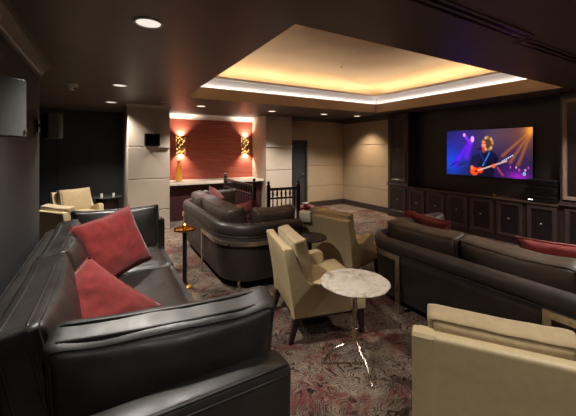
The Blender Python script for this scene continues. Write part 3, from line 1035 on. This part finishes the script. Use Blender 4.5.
# napkin on the wide armchair
bm = bmesh.new()
n = 12
cr, sr = math.cos(R(15)), math.sin(R(15))
def loc_to_world(x, y, z): return (2.83 + x * cr - y * sr, 3.39 + x * sr + y * cr, z)
rows = [(-.452, .745), (-.452, .80), (-.450, .842), (-.435, .862), (-.40, .866), (-.36, .864), (-.335, .855)]
G = []
for i, (x, z) in enumerate(rows):
    G.append([bm.verts.new(loc_to_world(x - .006 * abs(math.sin(j * 1.1 + i * .4)), .17 + .20 * j / n + .03 * (i / 6) , z + .004 * math.sin(j * 1.3) - (.02 * j / n if i == 0 else 0))) for j in range(n + 1)])
for A, B in zip(G, G[1:]):
    for j in range(n): bm.faces.new((A[j], A[j + 1], B[j + 1], B[j]))
o = finish('napkin', bm, MT['napkin'], None, True)
md = o.modifiers.new('thick', 'SOLIDIFY'); md.thickness = .006; md.offset = 1
tag(o, 'white napkin draped over the back of the wide cream armchair', 'napkin')

# ------------------------------------------------------------------ tables
t_ = thing('side_table', 'round pale marble side table on a bent steel tripod', 'table', (1.715, 1.893, 0))
bm = bmesh.new()
pr = [(.001, .635), (.243, .635), (.250, .638), (.268, .650), (.271, .655), (.267, .660), (.001, .660)]
lathe(bm, pr, 48, cap=False)
# irregular hand-cut edge
for v in bm.verts:
    rr = math.hypot(v.co.x, v.co.y)
    if rr > .2:
        a = math.atan2(v.co.y, v.co.x); k = 1 + .008 * math.sin(7 * a) + .006 * math.sin(13 * a + 1)
        v.co.x *= k; v.co.y *= k
finish('table_top', bm, MT['marble'], t_, True, 40)
bm = bmesh.new(); lathe(bm, [(.02, .17), (.024, .19), (.024, .22), (.018, .24), (.018, .62), (.05, .628), (.05, .636)], 16)
finish('pole', bm, MT['steel'], t_, True, 40)
for aview in (-74, 178, 52):
    # angles measured from the line across the view; turned into room directions
    lat, dep = math.cos(R(aview)), math.sin(R(aview))
    dx, dy = dep * .503 + lat * .864, dep * .864 - lat * .503
    bm = bmesh.new()
    pts = smooth_curve([(dx * r_, dy * r_, z_) for r_, z_ in ((.012, .30), (.022, .22), (.07, .16), (.14, .13), (.20, .08), (.235, .03), (.26, .008))], 5)
    tube(bm, pts, .015, 10, r1=.011)
    finish('leg', bm, MT['steel'], t_, True)

t_ = thing('side_table', 'dark round pedestal table between the brown sofa and cream armchairs', 'table', (2.14, 3.145, 0))
bm = bmesh.new(); lathe(bm, [(.001, .635), (.19, .635), (.20, .642), (.20, .655), (.195, .66), (.001, .66)], 40, cap=False)
finish('table_top', bm, MT['darktop'], t_, True, 40)
bm = bmesh.new(); lathe(bm, [(.13, 0), (.13, .012), (.06, .025), (.022, .04), (.02, .58), (.06, .63), (.06, .636)], 24)
finish('pedestal', bm, MT['black'], t_, True, 40)

t_ = thing('drink_table', 'slim black drink table with gold top at the end of the black sofa', 'table', (.862, 4.04, 0))
bm = bmesh.new(); lathe(bm, [(.001, .70), (.12, .70), (.128, .704), (.130, .725), (.126, .725), (.122, .71), (.001, .71)], 32, cap=False)
finish('tray_top', bm, MT['gold'], t_, True, 40)
bm = bmesh.new(); lathe(bm, [(.026, .012), (.026, .70)], 16)
finish('pole', bm, MT['black'], t_, True, 40)
bm = bmesh.new(); lathe(bm, [(.001, 0), (.09, 0), (.09, .010), (.04, .022), (.032, .05), (.001, .05)], 28, cap=False)
finish('base', bm, MT['gold'], t_, True, 40)
cv = thing('votive_candle', 'small lit gold votive on the slim drink table', 'candle', (.862, 4.04, .71))
bm = bmesh.new(); lathe(bm, [(.001, 0), (.028, 0), (.036, .03), (.038, .06), (.034, .06), (.031, .03), (.024, .006), (.001, .006)], 18, cap=False)
finish('holder', bm, MT['gold'], cv, True, 50)
bm = bmesh.new(); lathe(bm, [(.001, .008), (.022, .008), (.024, .035), (.001, .038)], 14, cap=False)
w_ = finish('wax', bm, MT['napkin'], cv, True, 40)
bm = bmesh.new(); lathe(bm, [(.001, .04), (.006, .048), (.005, .06), (.001, .078)], 8, cap=False)
finish('flame', bm, MT['flame'], cv, True)

t_ = thing('glass_table', 'round glass topped table in the alcove beside the left column', 'table', (.06, 8.5, 0))
bm = bmesh.new(); lathe(bm, [(.001, .60), (.30, .60), (.305, .606), (.30, .614), (.001, .614)], 40, cap=False)
finish('table_top', bm, MT['glass'], t_, True, 40)
bm = bmesh.new(); lathe(bm, [(.27, 0), (.27, .02), (.24, .03), (.24, .58), (.28, .59), (.28, .60)], 32)
finish('drum_base', bm, MT['legwood'], t_, True, 40)
for k, (dx, dy, nm) in enumerate(((-.12, -.1, 'candle nearer the cream armchair'), (.12, -.12, 'candle nearer the beige column'))):
    cv = thing('pillar_candle', 'short white %s on the glass table' % nm, 'candle', (.06 + dx, 8.5 + dy, .614), 0, 'white candles on the glass table')
    bm = bmesh.new(); lathe(bm, [(.001, 0), (.026, 0), (.027, .08), (.022, .085), (.001, .082)], 14, cap=False)
    finish('wax', bm, MT['white'], cv, True, 40)
    bm = bmesh.new(); lathe(bm, [(.002, .08), (.002, .096)], 6)
    finish('wick', bm, MT['black'], cv)

# red stool with a white bowl
t_ = thing('stool', 'small round red stool beside the dark railing', 'stool', (3.60, 5.40, 0))
bm = bmesh.new(); lathe(bm, [(.001, .42), (.15, .42), (.17, .44), (.175, .50), (.165, .54), (.12, .56), (.001, .565)], 28, cap=False)
finish('seat', bm, MT['red2'], t_, True, 50)
for k in range(4):
    a = PI / 4 + k * PI / 2
    bm = bmesh.new(); tube(bm, [(.12 * math.cos(a), .12 * math.sin(a), .43), (.15 * math.cos(a), .15 * math.sin(a), 0.003)], .018, 8, r1=.012)
    finish('leg', bm, MT['legwood'], t_, True)
o = finish('bowl', (lambda b: (lathe(b, [(.001, 0), (.03, 0), (.06, .03), (.075, .065), (.07, .065), (.055, .034), (.028, .010), (.001, .010)], 20, cap=False), b)[1])(bmesh.new()), MT['white'], None, True, 60, loc=(3.53, 5.36, .562))
tag(o, 'white bowl on the small red stool', 'bowl')

# ------------------------------------------------------------------ railings
def railing(label, p0, p1, top, nb):
    a = math.atan2(p1[1] - p0[1], p1[0] - p0[0]); L = math.hypot(p1[0] - p0[0], p1[1] - p0[1])
    s = thing('railing', label, 'railing', (p0[0], p0[1], 0), a, 'dark turned railings beside the niche')
    for x in (0, L):
        bm = bmesh.new()
        box(bm, (x, 0, (top + .04) / 2), (.06, .06, top + .04), .005)
        lathe(bm, [(.036, 0), (.036, .012), (.014, .02), (.028, .04), (.03, .055), (.018, .075), (.002, .085)], 14, (x, 0, top + .04))
        finish('post', bm, MT['legwood'], s, True, 35)
    for z, h in ((top - .03, .05), (top - .20, .035), (.12, .05)):
        bm = bmesh.new(); box2(bm, (.03, -.022, z - h / 2), (L - .03, .022, z + h / 2), .006)
        finish('rail', bm, MT['legwood'], s, True, 35)
    for i in range(nb):
        x = L * (i + 1) / (nb + 1)
        bm = bmesh.new()
        lathe(bm, [(.010, .14), (.016, .2), (.012, .3), (.020, .5), (.012, .7), (.010, top - .21)], 10, (x, 0, 0))
        lathe(bm, [(.010, top - .19), (.020, top - .14), (.020, top - .10), (.010, top - .05)], 10, (x, 0, 0))
        finish('baluster', bm, MT['legwood'], s, True, 40)
railing('dark turned railing running back toward the red niche wall', (2.42, 7.05), (2.42, 5.42), 1.05, 12)
railing('dark turned railing in front of the right beige column', (2.62, 5.22), (3.22, 5.14), 1.0, 6)

# ------------------------------------------------------------------ fitted cabinets on the television wall
def framed_door(parent, y0, y1, z0, z1, x, knob=True, inset=.055, frame='espresso_frame'):
    """a door on the plane x facing -x"""
    cy, cz = (y0 + y1) / 2, (z0 + z1) / 2
    bm = bmesh.new()
    f = inset
    for a, b in (((y0, z0), (y1, z0 + f)), ((y0, z1 - f), (y1, z1)), ((y0, z0 + f), (y0 + f, z1 - f)), ((y1 - f, z0 + f), (y1, z1 - f))):
        box2(bm, (x - .022, a[0], a[1]), (x, b[0], b[1]), .004, 1)
    o = finish('door', bm, MT[frame], parent)
    bm = bmesh.new(); box2(bm, (x - .008, y0 + f - .002, z0 + f - .002), (x - .001, y1 - f + .002, z1 - f + .002))
    finish('panel', bm, MT['espresso_panel'], o)
    bm = bmesh.new()
    g = f + .012
    for a, b in (((y0 + f, z0 + f), (y1 - f, z0 + g)), ((y0 + f, z1 - g), (y1 - f, z1 - f)), ((y0 + f, z0 + g), (y0 + g, z1 - g)), ((y1 - g, z0 + g), (y1 - f, z1 - g))):
        box2(bm, (x - .016, a[0], a[1]), (x - .007, b[0], b[1]), .003, 1)
    finish('bead_moulding', bm, MT['espresso_frame'], o)
    if knob:
        bm = bmesh.new()
        rot = Matrix.Rotation(-PI / 2, 4, 'Y')
        lathe(bm, [(.016, 0), (.016, .004), (.006, .008), (.006, .018), (.013, .026), (.012, .034), (.001, .038)], 12)
        bmesh.ops.transform(bm, matrix=Matrix.Translation((x - .006, cy, cz + .02)) @ rot, verts=bm.verts)
        finish('knob', bm, MT['steel'], o, True)
    return o
MT['pale_frame'] = wood('pale_frame_moulding', (120, 102, 86), .34)  # paler frame tone, only for the upper door of one tall cabinet
def tall_cabinet(label, y0, y1, mg=.06, fr='espresso_frame'):
    s = thing('tall_cabinet', label, 'cabinet', (XC, (y0 + y1) / 2, 0), 0, 'tall fitted cabinets beside the television')
    h = (y1 - y0) / 2
    bm = bmesh.new(); box2(bm, (0, -h, .0), (.30, h, CZ - .002))
    finish('body', bm, MT['espresso'], s)
    bm = bmesh.new()
    box2(bm, (-.045, -h - .012, .80), (0, h + .012, .835), .006); box2(bm, (-.03, -h - .006, .84), (0, h + .006, .865), .006)
    finish('waist_moulding', bm, MT['espresso_frame'], s)
    bm = bmesh.new(); box2(bm, (-.02, -h, 0), (0, h, .09), .004)
    finish('plinth', bm, MT['espresso'], s)
    bm = bmesh.new(); box2(bm, (-.03, -h, CZ - .09), (0, h, CZ - .003), .01)
    finish('crown', bm, MT['espresso'], s)
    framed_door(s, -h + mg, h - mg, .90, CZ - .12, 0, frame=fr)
    framed_door(s, -h + .06, h - .06, .11, .78, 0)
    return s
tall_cabinet('tall espresso cabinet beside the tan panelled wall', 5.17, 5.80)
tall_cabinet('tall espresso cabinet with pale framed door beyond the stacked black components', 1.25, 2.20, .035, 'pale_frame')

names = ['beside the tall cabinet at the tan wall', 'second from the tall cabinet at the tan wall', 'third from the tall cabinet at the tan wall',
         'fourth from the tall cabinet at the tan wall', 'fifth from the tall cabinet at the tan wall', 'below the stacked black components']
y1 = 5.165
stride = (5.165 - 2.205) / 6
for i in range(6):
    a, b = y1 - stride * (i + 1) + .002, y1 - stride * i - .002
    s = thing('low_cabinet', 'low espresso cabinet below the television, ' + names[i], 'cabinet', (XC, (a + b) / 2, 0), 0, 'low fitted cabinets below the television')
    h = (b - a) / 2
    bm = bmesh.new(); box2(bm, (0, -h, .0), (.29, h, .765))
    finish('body', bm, MT['espresso'], s)
    bm = bmesh.new(); box2(bm, (-.015, -h, 0), (0, h, .09), .003)
    finish('plinth', bm, MT['espresso'], s)
    framed_door(s, -h + .035, h - .035, .11, .75, 0)
bm = bmesh.new(); box2(bm, (XC - .035, 2.205, .768), (XR + .155, 5.165, .81), .008)
o = finish('countertop', bm, paint('dark_polished_top', (70, 56, 48), .18, .2), None)
tag(o, 'dark polished top running along the low cabinets', 'countertop')
bm = bmesh.new(); box2(bm, (XC - .02, 1.25, CZ - .003), (XC, 2, CZ - .002)); bm.free()

# television with the concert picture
def tv_image(nx, ny):
    yy, xx = np.mgrid[0:ny, 0:nx]
    u = (xx + .5) / nx; v = (yy + .5) / ny         # v down from the top
    A = 1.75
    img = np.zeros((ny, nx, 3))
    bg = np.array([34, 30, 66.]) ; img[:] = bg
    def blend(mask, col):
        img[:] = img * (1 - mask[..., None]) + np.array(col, float) * mask[..., None]
    def glow(cu, cv, r, col, k=1.0, sx=1.0):
        d = np.sqrt(((u - cu) * A / sx) ** 2 + (v - cv) ** 2) / r
        blend(np.clip(np.exp(-d * d) * k, 0, 1), col)
    def disc(cu, cv, ru, rv, col, soft=.25, rot=0.0):
        du, dv = (u - cu) * A, v - cv
        c, s = math.cos(rot), math.sin(rot)
        x = (du * c + dv * s) / ru; y = (-du * s + dv * c) / rv
        d = np.sqrt(x * x + y * y)
        blend(np.clip((1 - d) / soft, 0, 1), col)
    def seg(u0, v0, u1, v1, w, col, soft=.5, k=1.0, w1=None):
        ax, ay, bx, by = u0 * A, v0, u1 * A, v1
        px, py = u * A - ax, v - ay
        dx, dy = bx - ax, by - ay
        t = np.clip((px * dx + py * dy) / (dx * dx + dy * dy), 0, 1)
        d = np.hypot(px - t * dx, py - t * dy)
        ww = w if w1 is None else w + (w1 - w) * t
        blend(np.clip((1 - d / ww) / soft, 0, 1) * k, col)
    glow(.05, .55, .45, (20, 60, 170), .9)
    glow(.25, .2, .4, (70, 50, 130), .8)
    glow(.62, .15, .4, (84, 74, 96), .9)
    glow(.95, .12, .5, (120, 82, 74), .9)
    glow(.75, .75, .35, (66, 40, 90), .8)
    glow(.06, .75, .3, (20, 90, 200), .7)
    glow(.5, 1.0, .25, (60, 30, 90), .6)
    # violet beams
    seg(.33, .2, .12, .75, .05, (120, 40, 220), 1.0, .85, .12)
    seg(.24, .1, .33, .3, .05, (150, 80, 240), 1.0, .9)
    seg(.35, .16, .27, .6, .05, (130, 50, 230), 1.0, .8, .10)
    disc(.24, .1, .035, .05, (210, 170, 255)); disc(.345, .2, .045, .08, (225, 180, 255))
    # amber beams from the upper corner
    for (b1, b2) in ((.70, .55), (.78, .68), (.86, .72)):
        seg(1.0, .04, b1, b2, .02, (196, 128, 64), 1.0, .6, .06)
    glow(.99, .05, .12, (240, 170, 80), .9)
    # stage gear
    for k in range(5):
        seg(.05 + .03 * k, .82 - .05 * (k % 3), .13 + .03 * k, .70 + .05 * (k % 2), .012, (16, 18, 40), .6)
    for k in range(7):
        disc(.78 + .03 * k, .78 + .05 * (k % 2), .02, .03, ((170, 90, 170), (60, 40, 90), (200, 170, 190))[k % 3])
    glow(.86, .96, .10, (170, 60, 190), .8, 2.0)
    disc(.92, .90, .03, .04, (160, 220, 240), .3); disc(.92, .90, .012, .018, (40, 90, 130), .3)
    # singer: jacket, arms, neck, head, hair
    disc(.50, .85, .20, .40, (18, 20, 44), .2)
    disc(.41, .62, .085, .14, (26, 30, 66), .3, .4)
    disc(.60, .60, .085, .15, (22, 26, 58), .3, -.4)
    seg(.36, .60, .33, .85, .05, (22, 26, 60), .4)
    seg(.63, .62, .58, .85, .05, (16, 18, 40), .4)
    seg(.47, .78, .55, .50, .016, (70, 130, 200), .5)
    seg(.44, .5, .5, .7, .02, (40, 60, 130), .8)
    disc(.485, .44, .04, .07, (150, 80, 70), .4)
    disc(.53, .30, .115, .17, (92, 64, 44), .3)
    for k in range(16):
        a = k * 2 * PI / 16
        disc(.53 + .055 * math.cos(a), .30 + .13 * math.sin(a), .035, .045, ((176, 142, 104), (120, 84, 58), (206, 178, 140))[k % 3], .6)
    disc(.485, .33, .055, .105, (214, 150, 126), .35)
    disc(.478, .40, .03, .04, (206, 40, 44), .5)
    disc(.47, .30, .018, .014, (70, 36, 36), .6); disc(.497, .30, .018, .014, (70, 36, 36), .6)
    seg(.40, .42, .46, .40, .014, (30, 26, 36), .5)
    # guitar
    disc(.37, .90, .10, .10, (216, 92, 30), .2); disc(.44, .87, .075, .075, (200, 76, 28), .2)
    disc(.39, .90, .03, .03, (70, 20, 14), .4)
    seg(.42, .875, .74, .66, .020, (196, 176, 170), .4)
    for k in range(6): disc(.70 + .02 * k, .66 - .022 * k, .018, .02, (220, 225, 240), .5)
    disc(.60, .77, .045, .06, (214, 110, 84), .4); disc(.34, .82, .045, .06, (220, 130, 96), .4)
    seg(.64, .80, .70, .95, .03, (200, 90, 110), .8, .7)
    g = img.mean(axis=2, keepdims=True)
    img = g + (img - g) * 1.25
    img = (img / 255) ** 1.15 * 268
    return np.clip(img, 0, 255)
tv = thing('television', 'wide flat television showing a guitarist on a violet stage', 'television', (XR + .158, 3.50, 1.64))
TW, TH = 1.64, .95
bm = bmesh.new(); box2(bm, (-.06, -TW / 2 - .012, -TH / 2 - .015), (-.01, TW / 2 + .012, TH / 2 + .012), .006)
finish('housing', bm, MT['blackgloss'], tv, True, 40)
bm = bmesh.new(); box2(bm, (-.012, -.3, -.2), (0, .3, .2)); finish('wall_bracket', bm, MT['black'], tv)
nx, ny = 150, 84
img = tv_image(nx, ny)
verts = []; faces = []
for j in range(ny + 1):
    for i in range(nx + 1):
        # picture left is at high y (the viewer looks toward +x)
        verts.append((-.0615, TW / 2 - TW * i / nx, TH / 2 - TH * j / ny))
cols = []
for j in range(ny):
    for i in range(nx):
        a = j * (nx + 1) + i
        faces.append((a, a + nx + 1, a + nx + 2, a + 1))
        c = srgb(img[j, i])
        cols += [c] * 4
me = bpy.data.meshes.new('screen'); me.from_pydata(verts, [], faces)
ca = me.color_attributes.new('picture', 'FLOAT_COLOR', 'CORNER')
ca.data.foreach_set('color', np.array(cols, dtype=np.float32).ravel())
M = Mat('lit_screen')
M.b.inputs['Base Color'].default_value = (.01, .01, .01, 1); M.set(Roughness=.2)
at = M.n('ShaderNodeVertexColor', layer_name='picture')
M.l(at.outputs['Color'], M.b.inputs['Emission Color']); M.b.inputs['Emission Strength'].default_value = 1.0
SCREEN = M
me.materials.append(M.m)
link(bpy.data.objects.new('screen', me), tv)

# black components beside the television
for k, (z0, h, lab) in enumerate(((.812, .11, 'black media component at the bottom of its stack on the countertop'), (.924, .15, 'black media component in the middle of its stack'),
                                  (1.077, .12, 'black media component on top of its stack beside the television'))):
    s = thing('media_component', lab, 'media player', (6.50, 2.46, z0), 0, 'black media components')
    bm = bmesh.new(); box2(bm, (-.14, -.21, .01), (.16, .21, h - .002), .006)
    finish('housing', bm, MT['black'], s, True, 40)
    bm = bmesh.new(); box2(bm, (-.146, -.205, .016), (-.139, .205, h - .008), .002)
    finish('front_panel', bm, MT['blackgloss'], s)
    bm = bmesh.new(); box2(bm, (-.15, .10, .03), (-.145, .17, .045) if k == 0 else (-.15, .115, .04))
    finish('indicator', bm, MT['indicator' if k == 0 else 'espresso_frame'], s)
    for q in (-1, 1):
        bm = bmesh.new(); box2(bm, (-.1, q * .15 - .015, -.0), (.1, q * .15 + .015, .011)); finish('foot', bm, MT['black'], s)
for k, (y, nm) in enumerate(((3.22, 'below the television'), (1.9 + .32, 'beside the stacked black components'))):
    cv = thing('tealight', 'small gold tealight on the dark countertop %s' % nm, 'candle', (6.44, y, .81), 0, 'tealights on the countertop')
    bm = bmesh.new(); lathe(bm, [(.001, 0), (.026, 0), (.03, .05), (.026, .05), (.022, .01), (.001, .01)], 14, cap=False)
    finish('holder', bm, MT['gold'], cv, True, 50)
    bm = bmesh.new(); lathe(bm, [(.001, .012), (.02, .012), (.02, .03), (.001, .032)], 12, cap=False)
    finish('wax', bm, MT['napkin'], cv, True, 50)

# ------------------------------------------------------------------ wall loudspeakers
def speaker(label, loc, rz, w, h, dep):
    s = thing('wall_speaker', label, 'speaker', loc, rz, 'grey fronted wall speakers')
    bm = bmesh.new()
    # tapered cabinet: front (+x) wider than the back
    F = [(0, -w / 2, -h / 2), (0, w / 2, -h / 2), (0, w / 2, h / 2), (0, -w / 2, h / 2)]
    B = [(-dep, -w * .33, -h * .44), (-dep, w * .33, -h * .44), (-dep, w * .33, h * .44), (-dep, -w * .33, h * .44)]
    a = [bm.verts.new(p) for p in F]; b = [bm.verts.new(p) for p in B]
    bm.faces.new(a); bm.faces.new(b)
    for i in range(4): bm.faces.new((a[i], a[(i + 1) % 4], b[(i + 1) % 4], b[i]))
    bmesh.ops.bevel(bm, geom=bm.edges[:], offset=.012, segments=2, profile=.5, affect='EDGES')
    finish('cabinet', bm, MT['black'], s, True, 35)
    bm = bmesh.new()
    n = 10
    for zz in (-h / 2 + .012, h / 2 - .012):
        pass
    G = []
    for i in range(n + 1):
        y = -w / 2 + .01 + (w - .02) * i / n
        x = .004 + .022 * (1 - ((i / n) * 2 - 1) ** 2)
        G.append((bm.verts.new((x, y, -h / 2 + .01)), bm.verts.new((x, y, h / 2 - .01)), bm.verts.new((-.004, y, -h / 2 + .01)), bm.verts.new((-.004, y, h / 2 - .01))))
    for A, B in zip(G, G[1:]):
        for (i, j) in ((0, 1), (1, 3), (3, 2), (2, 0)): bm.faces.new((A[i], A[j], B[j], B[i]))
    bm.faces.new((G[0][0], G[0][1], G[0][3], G[0][2])); bm.faces.new((G[-1][0], G[-1][1], G[-1][3], G[-1][2]))
    finish('grille', bm, MT['grille'], s, True, 40)
    bm = bmesh.new(); box2(bm, (.008, w / 2 - .024, -h / 2 + .02), (.014, w / 2 - .014, -h / 2 + .045), .002); finish('badge', bm, MT['steel'], s)
    return s
def bracket(s, wx):
    # arm from the back of the speaker to the wall plane at local distance
    bm = bmesh.new()
    inv = s.matrix_basis.inverted()
    p0 = Vector((-.06, 0, 0)); wl = s.matrix_basis @ p0
    p1 = inv @ Vector((wx + .012, wl.y, wl.z))
    tube(bm, [p0, p0.lerp(p1, .5), p1], .02, 10)
    finish('bracket', bm, MT['black'], s, True, 40)
    bm = bmesh.new()
    Mx = inv @ Matrix.Translation((wx + .007, wl.y, wl.z))
    box(bm, (0, 0, 0), (.012, .1, .14), .003)
    bmesh.ops.transform(bm, matrix=Mx, verts=bm.verts)
    finish('wall_plate', bm, MT['black'], s)
s = speaker('large grey fronted speaker on the charcoal wall, cut off by the photo edge', (-.47, 2.10, 1.925), R(-42), .31, .32, .12)
bpy.context.view_layer.update(); bracket(s, XL)
s = speaker('grey fronted speaker on the charcoal wall before the alcove', (-.475, 4.36, 1.97), R(-40), .20, .29, .13)
bpy.context.view_layer.update(); bracket(s, XL)
s = thing('wall_speaker', 'small black box speaker on the left beige column', 'speaker', (.86, 7.16, 1.93), -PI / 2)
bm = bmesh.new(); box(bm, (-.06 + .06, 0, 0), (.11, .30, .26), .01); finish('cabinet', bm, MT['black'], s, True, 40)
bm = bmesh.new(); box(bm, (.058, 0, 0), (.008, .27, .23), .003); finish('grille', bm, MT['blackgloss'], s)
s.location = (.86, 7.138, 1.915)

# ------------------------------------------------------------------ camera and view
sc = bpy.context.scene
cd = bpy.data.cameras.new('camera'); cam = bpy.data.objects.new('camera', cd); link(cam)
cam.location = (0, 0, H)
cam.rotation_euler = (PI / 2, 0, R(-30.2))
cd.sensor_width = 36; cd.lens = 315 / 576 * 36; cd.shift_y = -58 / 576
cd.clip_start = .02
sc.camera = cam
w = bpy.data.worlds.new('world'); sc.world = w; w.use_nodes = True
w.node_tree.nodes['Background'].inputs[0].default_value = (.02, .02, .025, 1)
w.node_tree.nodes['Background'].inputs[1].default_value = 0.3
sc.view_settings.view_transform = 'Standard'
sc.view_settings.look = 'None'
sc.view_settings.gamma = 1
sc.view_settings.exposure = 0.22
sc.cycles.use_denoising = True
sc.cycles.max_bounces = 8
sc.cycles.diffuse_bounces = 5
sc.cycles.sample_clamp_indirect = 4
